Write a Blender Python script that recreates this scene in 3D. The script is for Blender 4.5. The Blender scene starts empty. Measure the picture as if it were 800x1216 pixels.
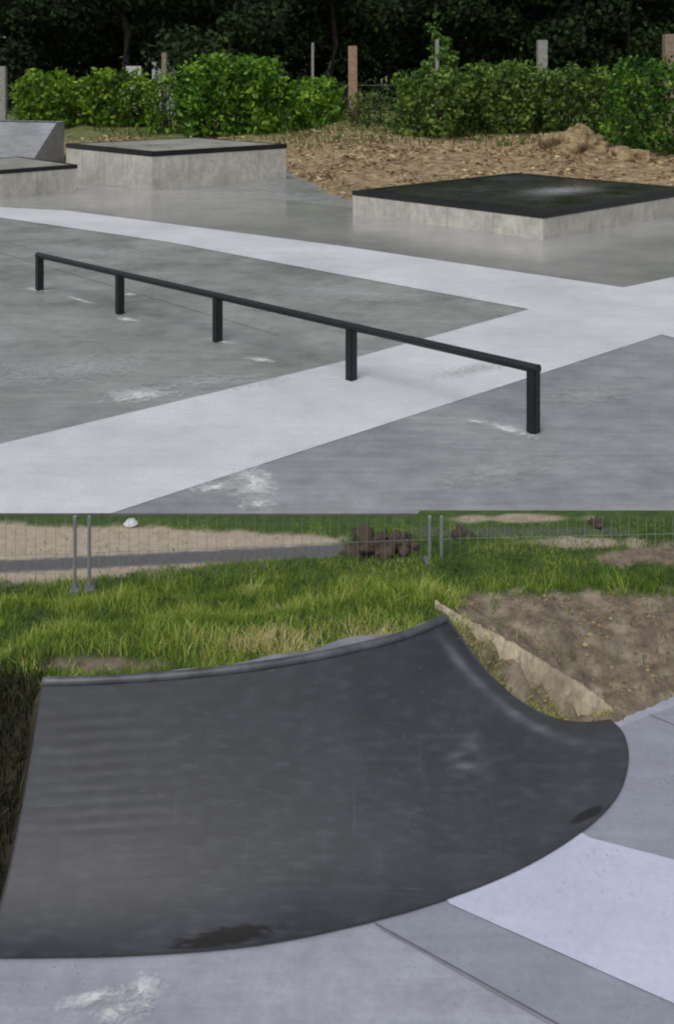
import bpy, bmesh, math, random
import numpy as np
from mathutils import Vector, Matrix, noise
random.seed(7); rng = np.random.default_rng(7)
R = math.radians
C = bpy.context.scene.collection
F, H, HY = 1200.0, 3.3, 85.0          # focal length in photo pixels, eye height, horizon row

def at(px, py, z=0.0):                # point of height z seen at a pixel of the 800x1216 photo
    Y = F*(H-z)/(py-HY)
    return ((px-400)*Y/F, Y, z)
def pix(x, y, z): return 400+F*x/y, HY+F*(H-z)/y

# ---------------------------------------------------------------- materials
def mat(name): 
    m = bpy.data.materials.new(name); m.use_nodes = True
    return m, m.node_tree.nodes, m.node_tree.links, m.node_tree.nodes['Principled BSDF']
def N(nt, typ, **kw):
    n = nt.new(typ)
    for k, v in kw.items():
        if k in n.inputs.keys() if isinstance(k, str) else False: n.inputs[k].default_value = v
        else: setattr(n, k, v)
    return n
def noise_n(nt, lk, scale, detail=5, rough=.6, vec=None):
    n = nt.new('ShaderNodeTexNoise'); n.inputs['Scale'].default_value = scale
    n.inputs['Detail'].default_value = detail; n.inputs['Roughness'].default_value = rough
    if vec: lk.new(vec, n.inputs['Vector'])
    return n.outputs['Fac']
def ramp_n(nt, lk, fac, stops):
    r = nt.new('ShaderNodeValToRGB'); lk.new(fac, r.inputs['Fac'])
    e = r.color_ramp.elements
    while len(e) < len(stops): e.new(.5)
    for el, (p, c) in zip(e, stops):
        el.position = p; el.color = (*c, 1) if len(c) == 3 else c
    return r.outputs['Color']
def mix(nt, lk, fac, a, b, mode='MIX'):
    n = nt.new('ShaderNodeMix'); n.data_type = 'RGBA'; n.blend_type = mode
    for sock, v in ((n.inputs[0], fac), (n.inputs[6], a), (n.inputs[7], b)):
        if hasattr(v, 'is_linked'): lk.new(v, sock)
        elif isinstance(v, (int, float)): sock.default_value = v
        else: sock.default_value = (*v, 1)
    return n.outputs[2]
def geo(nt): return nt.new('ShaderNodeNewGeometry').outputs['Position']
def bump(nt, lk, fac, strength, dist, b):
    n = nt.new('ShaderNodeBump'); n.inputs['Strength'].default_value = strength; n.inputs['Distance'].default_value = dist
    lk.new(fac, n.inputs['Height']); lk.new(n.outputs[0], b.inputs['Normal'])
def g3(c): return (c, c, c)

def concrete(name, col, col2, rlo=.35, rhi=.7, blotch=.45, fine=30, contrast=.12, damp=None):
    m, nt, lk, b = mat(name); p = geo(nt)
    big = noise_n(nt, lk, blotch, 6, .62, p)
    c = ramp_n(nt, lk, big, [(.34, col2), (.62, col)])
    mid = noise_n(nt, lk, blotch*5.5, 6, .7, p)
    v = ramp_n(nt, lk, mid, [(.3, g3(1-contrast)), (.7, g3(1+contrast*.5))])
    c = mix(nt, lk, 1.0, c, v, 'MULTIPLY')
    f = noise_n(nt, lk, fine, 5, .8, p)
    v = ramp_n(nt, lk, f, [(.3, g3(.88)), (.72, g3(1.06))])
    c = mix(nt, lk, 1.0, c, v, 'MULTIPLY')
    vo = nt.new('ShaderNodeTexVoronoi'); vo.inputs['Scale'].default_value = fine*.9; lk.new(p, vo.inputs['Vector'])
    gate = ramp_n(nt, lk, noise_n(nt, lk, 3.1, 3, .6, p), [(.48, g3(0)), (.62, g3(.55))])
    dot = ramp_n(nt, lk, vo.outputs['Distance'], [(.10, g3(1)), (.17, g3(0))])
    c = mix(nt, lk, mix(nt, lk, 1.0, dot, gate, 'MULTIPLY'), c, tuple(q*.45 for q in col2))
    mp = nt.new('ShaderNodeMapping'); mp.inputs['Scale'].default_value = (.6, 7, 1); mp.inputs['Rotation'].default_value = (0, 0, .7); lk.new(p, mp.inputs[0])
    c = mix(nt, lk, 1.0, c, ramp_n(nt, lk, noise_n(nt, lk, 1.6, 6, .75, mp.outputs[0]), [(.32, g3(1-contrast*.8)), (.68, g3(1+contrast*.4))]), 'MULTIPLY')
    lk.new(c, b.inputs['Base Color'])
    rr = ramp_n(nt, lk, noise_n(nt, lk, blotch*1.7, 4, .6, p), [(.35, g3(rlo)), (.65, g3(rhi))])
    lk.new(rr, b.inputs['Roughness'])
    bump(nt, lk, f, .25, .004, b)
    return m
def plain(name, col, rough=.6, metal=0, var=.25, scale=12, bmp=.2):
    m, nt, lk, b = mat(name); p = nt.new('ShaderNodeTexCoord').outputs['Object']
    f = noise_n(nt, lk, scale, 5, .65, p)
    v = ramp_n(nt, lk, f, [(.3, g3(1-var)), (.7, g3(1+var*.4))])
    lk.new(mix(nt, lk, 1.0, col, v, 'MULTIPLY'), b.inputs['Base Color'])
    b.inputs['Roughness'].default_value = rough; b.inputs['Metallic'].default_value = metal
    if bmp: bump(nt, lk, f, bmp, .01, b)
    return m
def leafy(name, stops, rough=.55, transl=.25):
    # colour varies leaf by leaf with a random attribute
    m, nt, lk, b = mat(name)
    a = nt.new('ShaderNodeAttribute'); a.attribute_name = 'tone'
    c = ramp_n(nt, lk, a.outputs['Fac'], stops)
    lk.new(c, b.inputs['Base Color']); b.inputs['Roughness'].default_value = rough
    b.inputs['Specular IOR Level'].default_value = .3
    t = nt.new('ShaderNodeBsdfTranslucent'); lk.new(c, t.inputs['Color'])
    s = nt.new('ShaderNodeMixShader'); s.inputs[0].default_value = transl
    lk.new(b.outputs[0], s.inputs[1]); lk.new(t.outputs[0], s.inputs[2])
    lk.new(s.outputs[0], nt['Material Output'].inputs['Surface'])
    return m

M = {}
M['deck'] = concrete('far_deck_concrete', (.315,.325,.318), (.215,.232,.222), .2, .5, .5, contrast=.24)
M['deck_r'] = concrete('damp_concrete', (.31,.32,.335), (.22,.23,.245), .3, .55, .6, contrast=.24)
M['deck_b'] = concrete('brown_damp_concrete', (.37,.37,.36), (.255,.26,.255), .04, .2, .3)
M['strip'] = concrete('pale_concrete', (.59,.605,.63), (.49,.51,.54), .45, .7, .5, contrast=.09)
M['apron'] = concrete('apron_concrete', (.35,.365,.43), (.28,.295,.35), .4, .65, 1.3, contrast=.16)
M['apron_d'] = concrete('grey_apron_concrete', (.27,.285,.34), (.235,.25,.305), .4, .65, .9)
M['apron_l'] = concrete('pale_apron_concrete', (.5,.53,.66), (.45,.475,.6), .45, .65, .9, contrast=.05)
M['box'] = concrete('box_concrete', (.60,.575,.52), (.42,.405,.365), .5, .75, .9, contrast=.25)
M['black'] = plain('black_coping', (.012,.012,.013), .3, 0, .3, 3, .1)
M['blacktop'] = concrete('wet_dark_top', (.05,.052,.052), (.012,.013,.013), .08, .45, .5, 12, .4)
M['steel'] = plain('black_steel', (.012,.014,.017), .38, .2, .3, 20, .05)
M['galv'] = plain('galvanised_steel', (.42,.46,.5), .45, .6, .25, 20, .05)
M['coping'] = plain('worn_coping_steel', (.10,.105,.12), .5, .3, .6, 6, .05)
M['wood'] = plain('weathered_wood', (.26,.21,.16), .85, 0, .45, 8, .4)
M['bark'] = plain('bark', (.05,.042,.034), .9, 0, .5, 6, .5)
M['sandbeam'] = concrete('rough_mortar', (.47,.40,.29), (.30,.245,.175), .8, .95, 2.5, 40, .3)
M['white'] = plain('white_render', (.55,.57,.58), .7)
M['joint'] = plain('joint_filler', (.12,.125,.15), .8)
M['stonedark'] = plain('dark_clod', (.07,.052,.036), .95, 0, .7, 14, .9)
M['hedgeA'] = leafy('bright_leaves', [(0,(.02,.05,.008)),(.45,(.10,.21,.016)),(1,(.27,.42,.04))])
M['hedgeB'] = leafy('laurel_leaves', [(0,(.010,.035,.006)),(.5,(.07,.18,.014)),(1,(.22,.38,.035))])
M['hedgeC'] = leafy('dull_leaves', [(0,(.012,.03,.007)),(.5,(.065,.13,.02)),(1,(.19,.30,.05))])
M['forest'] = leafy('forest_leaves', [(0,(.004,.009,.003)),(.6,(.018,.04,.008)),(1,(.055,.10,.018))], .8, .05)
M['sapling'] = leafy('young_leaves', [(0,(.05,.10,.015)),(.6,(.13,.26,.04)),(1,(.4,.5,.25))])
M['grass'] = leafy('grass_blades', [(0,(.06,.10,.018)),(.35,(.17,.28,.035)),(.65,(.36,.45,.08)),(.85,(.55,.50,.2)),(1,(.7,.6,.38))], .6, .35)
M['weeds'] = leafy('dark_weeds', [(0,(.012,.012,.006)),(.6,(.03,.034,.012)),(1,(.09,.085,.025))], .7, .1)
M['straw'] = leafy('straw', [(0,(.11,.07,.038)),(.5,(.28,.20,.11)),(1,(.62,.50,.30))], .9, .1)
M['farweeds'] = leafy('bank_weeds', [(0,(.03,.06,.012)),(.6,(.09,.14,.03)),(1,(.22,.24,.07))], .8, .2)

def terrain_mat():
    m, nt, lk, b = mat('earth_grass_and_sand'); p = geo(nt)
    a = nt.new('ShaderNodeAttribute'); a.attribute_name = 'zone'
    sp = nt.new('ShaderNodeSeparateColor'); lk.new(a.outputs['Color'], sp.inputs[0])
    f = noise_n(nt, lk, 14, 8, .7, p); g = noise_n(nt, lk, 70, 5, .8, p)
    dirt = ramp_n(nt, lk, f, [(.3,(.085,.062,.045)),(.5,(.18,.14,.10)),(.7,(.31,.255,.19))])
    grass = ramp_n(nt, lk, f, [(.3,(.02,.045,.008)),(.7,(.07,.13,.02))])
    sand = ramp_n(nt, lk, f, [(.3,(.33,.27,.20)),(.7,(.50,.43,.33))])
    path = ramp_n(nt, lk, g, [(.3,(.075,.075,.082)),(.7,(.15,.15,.16))])
    c = mix(nt, lk, sp.outputs[0], dirt, grass)
    c = mix(nt, lk, sp.outputs[1], c, sand)
    c = mix(nt, lk, sp.outputs[2], c, path)
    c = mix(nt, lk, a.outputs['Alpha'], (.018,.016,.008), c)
    v = ramp_n(nt, lk, g, [(.3,g3(.7)),(.7,g3(1.12))])
    c = mix(nt, lk, 1.0, c, v, 'MULTIPLY')
    lk.new(c, b.inputs['Base Color']); b.inputs['Roughness'].default_value = .95
    bump(nt, lk, g, .8, .012, b)
    return m
M['terrain'] = terrain_mat()
def far_ground_mat():
    m, nt, lk, b = mat('mulch_and_earth'); p = geo(nt)
    f = noise_n(nt, lk, 3.2, 8, .75, p); k = noise_n(nt, lk, .35, 3, .5, p)
    c = ramp_n(nt, lk, f, [(.36,(.10,.065,.035)),(.5,(.27,.19,.105)),(.66,(.50,.39,.23))])
    gr = ramp_n(nt, lk, f, [(.3,(.05,.075,.02)),(.7,(.17,.2,.06))])
    s = nt.new('ShaderNodeSeparateXYZ'); lk.new(p, s.inputs[0])
    mr = nt.new('ShaderNodeMapRange'); lk.new(s.outputs['Y'], mr.inputs[0])
    mr.inputs[1].default_value = 40; mr.inputs[2].default_value = 43
    mm = nt.new('ShaderNodeMath'); mm.operation = 'MULTIPLY_ADD'; lk.new(k, mm.inputs[0]); mm.inputs[1].default_value = 1.5; mm.inputs[2].default_value = -.75
    ad = nt.new('ShaderNodeMath'); ad.operation = 'ADD'; ad.use_clamp = True; lk.new(mr.outputs[0], ad.inputs[0]); lk.new(mm.outputs[0], ad.inputs[1])
    lk.new(mix(nt, lk, ad.outputs[0], c, gr), b.inputs['Base Color']); b.inputs['Roughness'].default_value = .95
    bump(nt, lk, f, .9, .12, b)
    return m
M['farground'] = far_ground_mat()
def ramp_mat():
    m, nt, lk, b = mat('dark_trowelled_concrete'); p = geo(nt)
    a = nt.new('ShaderNodeAttribute'); a.attribute_name = 'stain_and_tone'
    sp = nt.new('ShaderNodeSeparateColor'); lk.new(a.outputs['Color'], sp.inputs[0])
    f = noise_n(nt, lk, 2.2, 7, .6, p)
    c = ramp_n(nt, lk, f, [(.3,(.028,.031,.038)),(.5,(.035,.038,.046)),(.72,(.047,.051,.062))])
    mp = nt.new('ShaderNodeMapping'); mp.inputs['Scale'].default_value = (1.2, 6, 9); lk.new(p, mp.inputs[0])
    st = noise_n(nt, lk, 2.6, 5, .65, mp.outputs[0])
    c = mix(nt, lk, 1.0, c, ramp_n(nt, lk, st, [(.3,g3(.84)),(.7,g3(1.14))]), 'MULTIPLY')
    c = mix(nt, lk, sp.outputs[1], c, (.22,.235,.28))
    m2 = nt.new('ShaderNodeMapping'); m2.inputs['Scale'].default_value = (2.5, 38, 30); m2.inputs['Rotation'].default_value = (0, 0, .22); lk.new(p, m2.inputs[0])
    sc_ = ramp_n(nt, lk, noise_n(nt, lk, 1.3, 4, .7, m2.outputs[0]), [(.60,g3(0)),(.72,g3(.28))])
    m3 = nt.new('ShaderNodeMapping'); m3.inputs['Scale'].default_value = (34, 2, 3); m3.inputs['Rotation'].default_value = (0, 0, .3); lk.new(p, m3.inputs[0])
    sd_ = ramp_n(nt, lk, noise_n(nt, lk, 1.1, 4, .7, m3.outputs[0]), [(.62,g3(0)),(.74,g3(.22))])
    c = mix(nt, lk, sc_, c, (.12,.125,.145)); c = mix(nt, lk, sd_, c, (.11,.115,.13))
    c = mix(nt, lk, sp.outputs[0], c, (.009,.009,.009))
    fg = noise_n(nt, lk, 55, 5, .8, p)
    c = mix(nt, lk, 1.0, c, ramp_n(nt, lk, fg, [(.3,g3(.9)),(.7,g3(1.07))]), 'MULTIPLY')
    lk.new(c, b.inputs['Base Color'])
    lk.new(ramp_n(nt, lk, f, [(.3,g3(.48)),(.7,g3(.66))]), b.inputs['Roughness'])
    bump(nt, lk, fg, .2, .003, b)
    return m
M['ramp'] = ramp_mat()
def splash_mat(name, col, amax=.85):
    m, nt, lk, b = mat(name); p = geo(nt)
    a = nt.new('ShaderNodeAttribute'); a.attribute_name = 'fade'
    f = noise_n(nt, lk, 13, 9, .82, p)
    s = nt.new('ShaderNodeMath'); s.operation = 'MULTIPLY_ADD'; lk.new(a.outputs['Fac'], s.inputs[0]); s.inputs[1].default_value = 1.1
    o = nt.new('ShaderNodeMath'); o.operation = 'MULTIPLY_ADD'; lk.new(f, o.inputs[0]); o.inputs[1].default_value = 3.4; o.inputs[2].default_value = -1.95
    lk.new(o.outputs[0], s.inputs[2])
    al = nt.new('ShaderNodeMapRange'); lk.new(s.outputs[0], al.inputs[0]); al.inputs[1].default_value = 0; al.inputs[2].default_value = 1.0; al.inputs[4].default_value = amax
    lk.new(al.outputs[0], b.inputs['Alpha']); b.inputs['Base Color'].default_value = (*col, 1); b.inputs['Roughness'].default_value = .8
    return m
M['splash'] = splash_mat('dried_cement_residue', (.72,.73,.75))
M['splash_g'] = splash_mat('grey_residue_and_reflection', (.42,.43,.44), .6)  # residue on the deck; painted reflection on the low box top

# ---------------------------------------------------------------- object helpers
def link(o, m=None, parent=None):
    C.objects.link(o)
    if m: o.data.materials.append(m)
    if parent: o.parent = parent
    return o
def pydata(name, v, f, m, parent=None, smooth=False):
    me = bpy.data.meshes.new(name); me.from_pydata([tuple(map(float, q)) for q in v], [], f); me.update()
    if smooth: me.shade_smooth()
    return link(bpy.data.objects.new(name, me), m, parent)
def obj(name, bm, m, parent=None, smooth=False):
    me = bpy.data.meshes.new(name); bmesh.ops.recalc_face_normals(bm, faces=bm.faces); bm.to_mesh(me); bm.free()
    if smooth: me.shade_smooth()
    return link(bpy.data.objects.new(name, me), m, parent)
def tag(o, label, cat, group=None, kind=None):
    o['label'] = label; o['category'] = cat
    if group: o['group'] = group
    if kind: o['kind'] = kind
    return o
def thing(name, label, cat, loc=(0,0,0), rz=0, group=None):
    o = bpy.data.objects.new(name, None); C.objects.link(o); o.location = loc; o.rotation_euler = (0,0,rz)
    return tag(o, label, cat, group)
def struct(o): o['kind'] = 'structure'; return o
def sheet(name, pts, m, z=0.0):
    return struct(pydata(name, [(p[0], p[1], z) for p in pts], [list(range(len(pts)))], m))
def tube(bm, a, b, r, n=10, r2=None, caps=True):
    a, b = Vector(a), Vector(b); d = (b-a).normalized(); r2 = r if r2 is None else r2
    u = d.orthogonal().normalized(); w = d.cross(u)
    A = [bm.verts.new(a+r*(math.cos(t)*u+math.sin(t)*w)) for t in [i*2*math.pi/n for i in range(n)]]
    B = [bm.verts.new(b+r2*(math.cos(t)*u+math.sin(t)*w)) for t in [i*2*math.pi/n for i in range(n)]]
    for i in range(n): bm.faces.new((A[i], A[(i+1)%n], B[(i+1)%n], B[i]))
    if caps: bm.faces.new(A[::-1]); bm.faces.new(B)
def polytube(bm, pts, rad, n=8):
    prev = None
    for i, p in enumerate(pts):
        p = Vector(p); d = (Vector(pts[min(i+1, len(pts)-1)])-Vector(pts[max(i-1, 0)])).normalized()
        u = d.cross(Vector((0,0,1))); u = u.normalized() if u.length > .05 else Vector((1,0,0)); w = d.cross(u)
        r = rad[i] if isinstance(rad, (list, tuple)) else rad
        ring = [bm.verts.new(p+r*(math.cos(t)*u+math.sin(t)*w)) for t in [k*2*math.pi/n for k in range(n)]]
        if prev:
            for k in range(n): bm.faces.new((prev[k], prev[(k+1)%n], ring[(k+1)%n], ring[k]))
        else: bm.faces.new(ring[::-1])
        prev = ring
    bm.faces.new(prev)
def prism(bm, pts, z0, z1, bevel=0):
    g0 = len(bm.verts)
    A = [bm.verts.new((p[0], p[1], z0)) for p in pts]; B = [bm.verts.new((p[0], p[1], z1)) for p in pts]
    n = len(pts); fs = [bm.faces.new(A[::-1]), bm.faces.new(B)]
    for i in range(n): fs.append(bm.faces.new((A[i], A[(i+1)%n], B[(i+1)%n], B[i])))
    if bevel:
        es = {e for f in fs for e in f.edges}
        bmesh.ops.bevel(bm, geom=list(es), offset=bevel, segments=2, affect='EDGES')
def set_attr(me, name, arr, typ='FLOAT', domain='POINT'):
    a = me.attributes.new(name, typ, domain)
    a.data.foreach_set('color' if 'COLOR' in typ else 'value', np.asarray(arr, dtype=np.float32).ravel())

def leaves(name, pos, size, m, parent=None, tone=None, flat=.0, aspect=.55):
    """many small four-cornered leaves at given points, each turned its own way"""
    n = len(pos); pos = np.asarray(pos, float); size = np.broadcast_to(np.asarray(size, float), (n,))
    d = rng.normal(size=(n,3)); d[:,2] *= (1-flat); d /= np.linalg.norm(d, axis=1)[:,None]
    r = rng.normal(size=(n,3)); u = np.cross(d, r); u /= np.linalg.norm(u, axis=1)[:,None]+1e-9
    L = d*size[:,None]*.5; W = u*size[:,None]*.5*aspect
    bend = np.cross(d, u)*size[:,None]*.12
    v = np.stack([pos-L, pos+W+bend, pos+L, pos-W+bend], axis=1).reshape(-1,3)
    me = bpy.data.meshes.new(name); me.vertices.add(4*n); me.loops.add(4*n); me.polygons.add(n)
    me.vertices.foreach_set('co', v.astype(np.float32).ravel())
    me.loops.foreach_set('vertex_index', np.arange(4*n, dtype=np.int32))
    me.polygons.foreach_set('loop_start', np.arange(0, 4*n, 4, dtype=np.int32)); me.update(); me.validate()
    if tone is None: tone = rng.random(n)
    set_attr(me, 'tone', np.repeat(tone, 4))
    return link(bpy.data.objects.new(name, me), m, parent)
def blades(name, base, h, w, m, tone, lean=.35, parent=None):
    n = len(base); base = np.asarray(base, float); h = np.broadcast_to(h, (n,)); w = np.broadcast_to(w, (n,))
    a = rng.random(n)*2*np.pi; s = np.stack([np.cos(a), np.sin(a), 0*a], 1)
    b = rng.random(n)*2*np.pi; ln = rng.random(n)*lean*2
    dr = np.stack([np.cos(b)*ln, np.sin(b)*ln, 0*b], 1)*h[:,None]
    up = np.zeros((n,3)); up[:,2] = h
    p0 = base-s*w[:,None]/2; p1 = base+s*w[:,None]/2; mid = base+up*.6+dr*.35
    p2 = mid+s*w[:,None]*.35; p3 = mid-s*w[:,None]*.35; tip = base+up+dr
    v = np.stack([p0,p1,p2,p3,tip], 1).reshape(-1,3)
    me = bpy.data.meshes.new(name); me.vertices.add(5*n); me.loops.add(7*n); me.polygons.add(2*n)
    me.vertices.foreach_set('co', v.astype(np.float32).ravel())
    idx = (np.arange(n)[:,None]*5+np.array([0,1,2,3,3,2,4])[None]).astype(np.int32)
    me.loops.foreach_set('vertex_index', idx.ravel())
    ls = (np.arange(n)[:,None]*7+np.array([0,4])[None]).astype(np.int32)
    me.polygons.foreach_set('loop_start', ls.ravel()); me.update(); me.validate()
    set_attr(me, 'tone', np.repeat(tone, 5))
    return link(bpy.data.objects.new(name, me), m, parent)
def splash(c, rx, ry, rot=0, m=None, z=.009, name='cement_residue'):
    n, rg = 28, 4; v = [(c[0], c[1], z)]; f = []; fade = [1.0]
    for k in range(1, rg+1):
        for i in range(n):
            t = i*2*math.pi/n; q = 1+.25*noise.noise(Vector((math.cos(t)*1.5+c[0]*3, math.sin(t)*1.5+c[1]*3, 0)))
            x, y = rx*k/rg*q*math.cos(t), ry*k/rg*q*math.sin(t)
            v.append((c[0]+x*math.cos(rot)-y*math.sin(rot), c[1]+x*math.sin(rot)+y*math.cos(rot), z)); fade.append(1-k/rg)
    for i in range(n): f.append((0, 1+i, 1+(i+1)%n))
    for k in range(rg-1):
        for i in range(n):
            a, b = 1+k*n+i, 1+k*n+(i+1)%n; f.append((a, a+n, b+n, b))
    o = pydata(name, v, f, m or M['splash']); set_attr(o.data, 'fade', fade)
    return struct(o)

# ---------------------------------------------------------------- far ground
EX = [-400,-40,-9.5,-5.3,-1.7,-1.0,0,.5,4,8,30,400]
EY = [36,36,36,36.5,32.6,30.5,26.3,25.0,27.5,25.5,26,26]
def fground(x, y):
    e = np.interp(x, EX, EY); sl = np.interp(x, [-10,0,8], [.088,.068,.062])
    z = np.clip((y-e)*sl, -.06, 1.25)
    z = np.where((y < e), -.06, z-.03)
    return z
xs = np.concatenate([np.linspace(-400,-32,12)[:-1], np.arange(-32,32,.35), np.linspace(32,400,12)])
ys = np.concatenate([np.linspace(-60,20,9)[:-1], np.arange(20,62,.3), np.linspace(62,700,16)])
gx, gy = np.meshgrid(xs, ys); gz = fground(gx, gy)
nz = np.array([noise.noise(Vector((x*.6, y*.6, 3))) for x, y in zip(gx.ravel(), gy.ravel())]).reshape(gx.shape)
nz2 = np.array([noise.noise(Vector((x*2.1, y*2.1, 8))) for x, y in zip(gx.ravel(), gy.ravel())]).reshape(gx.shape)
on = np.clip((gy-np.interp(gx, EX, EY)+.2)/1.5, 0, 1)
gz = gz+on*(nz*.14+nz2*.07)
gz = np.where((np.abs(gx) < 8) & (gy < 20), -.25, gz)
v = np.stack([gx.ravel(), gy.ravel(), gz.ravel()], 1); W = len(xs)
f = [(j*W+i, j*W+i+1, (j+1)*W+i+1, (j+1)*W+i) for j in range(len(ys)-1) for i in range(W-1)]
struct(pydata('ground', v, f, M['farground'], smooth=True))
def gh(x, y): return float(fground(np.array(x), np.array(y)))

# ---------------------------------------------------------------- skate court
FE = 7.543                                        # front edge of the far deck
far = [(x, float(np.interp(x, EX, EY))+1.0) for x in (30, 8, 4, .5, 0, -1.0, -1.7, -5.3, -9.5, -30)]
bm = bmesh.new(); prism(bm, [(-12, FE), (12, FE), (30, 16)]+far+[(-30, 16)], -.14, 0)
struct(obj('skate_court', bm, M['deck']))
def px_sheet(name, pts, m, z): return sheet(name, [at(a, b, z)[:2] for a, b in pts], m, z)
px_sheet('concrete_panel', [(-60,231.5),(-60,238),(0,245),(80,249),(400,291),(740,341),(800,328.5),(830,322),(860,290),(830,262),(640,262),(418,246),(240,226),(100,220),(0,215)], M['deck_b'], .004)
px_sheet('concrete_panel', [(132,609.9),(400,522),(785,397),(830,405),(1100,440),(1100,609.9)], M['deck_r'], .004)
px_sheet('pale_band', [(-60,238),(0,245.5),(80,249.5),(400,291),(740,341),(800,328.5),(830,322),(1100,270),(1100,300),(1010,450),(785,397),
   (400,522),(132,609.5),(-320,609.5),(-100,551),(0,527),(400,430.5),(628,367),(400,325),(200,287),(0,258),(-60,251)], M['strip'], .008)
# expansion joints
def joint(a, b, w, z, name='joint'):
    a, b = Vector((*a[:2], 0)), Vector((*b[:2], 0)); d = (b-a).normalized(); s = Vector((-d.y, d.x, 0))*w/2
    return sheet(name, [a-s, b-s, b+s, a+s], M['joint'], z)
joint(at(0,300), at(330,398), .012, .004)
# cement residue at the foot of the rail
for (a, b, rx, ry, ro) in [(603,511,.42,.13,-.78),(567,502,.16,.08,-.5),(262,406,.28,.10,-.6),(150,380,.3,.12,-.7),(45,345,.3,.11,-.5),(95,357,.55,.07,-.76),
      (310,428,.28,.12,-.5),(155,350,.14,.12,0),(395,450,.12,.06,-.5)]:
    c = at(a, b); splash(c, rx, ry, ro, z=.0125)
for (a, b, rx, ry, ro) in [(300,575,.3,.5,.2),(255,580,.3,.12,.3),(305,600,.2,.2,.1),(165,470,.5,.3,.3)]:
    splash(at(a, b), rx, ry, ro, z=.0125)
for (a, b, rx, ry, ro) in [(90,440,1.6,.7,.4),(250,455,1.2,.4,.2),(560,440,.9,.25,.6),(700,470,.9,.4,.4),(590,565,.9,.35,.5),(420,350,2.2,.7,-.3),(120,300,3,.8,-.4)]:
    splash(at(a, b), rx, ry, ro, m=M['splash_g'], z=.0165)

# grind rail
rail = thing('grind_rail', 'long low black steel grind rail on five posts crossing the court', 'grind rail', at(340,430))
o0 = Vector(rail.location)
PB = [(47,345),(142,372.5),(260,405.5),(416,452),(633,514)]; hs = [.575,.572,.58,.595,.635]
A = Vector(at(*PB[0])); B = Vector(at(*PB[-1])); tops = []
for (p, hh) in zip(PB, hs):
    q = Vector(at(*p)); t = (q-A).dot(B-A)/(B-A).length_squared; q = A+(B-A)*t; tops.append((q, hh))
ang = math.atan2((B-A).y, (B-A).x)
for q, hh in tops:
    bm = bmesh.new(); s = .048
    pts = [(q.x+s*math.cos(ang+a)*1.414-o0.x, q.y+s*math.sin(ang+a)*1.414-o0.y) for a in (R(45), R(135), R(225), R(315))]
    prism(bm, pts, .004, hh-.04, .008); obj('post', bm, M['steel'], rail)
bm = bmesh.new(); d = (B-A).normalized()
tube(bm, A-d*.05+Vector((0,0,hs[0]-.042))-o0, B+d*.05+Vector((0,0,hs[-1]-.042))-o0, .042, 20)
obj('rail_tube', bm, M['steel'], rail, smooth=False)
for k, (q, hh) in enumerate((tops[0], tops[-1])):
    bm = bmesh.new(); e = (-1 if k == 0 else 1)
    tube(bm, q+d*e*.048+Vector((0,0,hh-.045))-o0, q+d*e*.056+Vector((0,0,hh-.045))-o0, .047, 20); obj('end_cap', bm, M['steel'], rail)

# boxes
def rect(c, a, l1, b, l2):
    c, a, b = Vector(c), Vector(a).normalized(), Vector(b).normalized()
    return [c, c+b*l2, c+b*l2+a*l1, c+a*l1]
def grow(pts, g):
    c = sum((Vector(p) for p in pts), Vector((0,0)))/len(pts)
    out = []
    n = len(pts)
    for i in range(n):
        p = Vector(pts[i]); e1 = (p-Vector(pts[i-1])).normalized(); e2 = (p-Vector(pts[(i+1)%n])).normalized()
        out.append(p+(e1+e2)*g)
    return out
def skate_box(name, label, cpx, z, d1, l1, d2, l2, coping, topm, cap=.05, edge=.14):
    c = at(*cpx, z); pts = rect(c[:2], d1, l1, d2, l2)
    t = thing(name, label, 'skate box', (c[0], c[1], 0)); off = Vector((c[0], c[1]))
    loc = [p-off for p in pts]
    bm = bmesh.new(); prism(bm, grow(loc, -.01), -.02, z-cap, .01); obj('body', bm, M['box'], t)
    # black coping frame round the rim, top slab inside
    inner = grow(loc, -edge)
    for i in range(4):
        j = (i+1) % 4; bm = bmesh.new()
        prism(bm, [loc[i], loc[j], inner[j], inner[i]], z-cap, z); obj('coping', bm, coping, t)
    bm = bmesh.new(); prism(bm, grow(inner, -.003), z-cap, z-.006); obj('top', bm, topm, t)
    # board marks cast into the faces
    for (a, b) in ((loc[0], loc[3]), (loc[0], loc[1])):
        L = (b-a).length; u = (b-a).normalized(); nrm = Vector((u.y, -u.x))
        if nrm.dot(a-sum(loc, Vector((0,0)))/4) < 0: nrm = -nrm
        k = 1.22
        while k < L-.3:
            p = a+u*k+nrm*.003; q = p+u*.014
            bm = bmesh.new(); prism(bm, [p, q, q-nrm*.02, p-nrm*.02], .01, z-cap-.02); obj('board_joint', bm, M['box_d'], t); k += 1.22
    return t
M['box_d'] = plain('board_joint', (.44,.42,.38), .8)
M['boxtop'] = concrete('box_top_concrete', (.36,.36,.32), (.25,.25,.22), .2, .5, .6)
skate_box('skate_box', 'tall pale concrete box with thin black coping left of the brown bank', (180,180), 1.08, (-1,1.01), 4.65, (1,.86), 4.75, M['black'], M['boxtop'], .13, .2)
skate_box('skate_box', 'low wide concrete box with a glossy dark top at the right', (645,253), .53, (-.97,1), 5.3, (1,.92), 6.2, M['black'], M['blacktop'], .10, .3)
c = at(92, 195, .94)
skate_box('skate_box', 'grey concrete ledge with black front coping at the left edge', (92,195), .74, (-1,-1), 6.5, (-1,1.1), 3.6, M['black'], M['boxtop'], .1)
# pale reflection painted as a flat patch on the dark top
o = splash(at(665,226,.53), 1.9, 1.0, .75, m=M['splash_g'], z=.534, name='painted_reflection'); o.parent = None
del o['kind']; tag(o, 'pale reflection painted on the dark top of the low right box', 'painted reflection')

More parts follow.
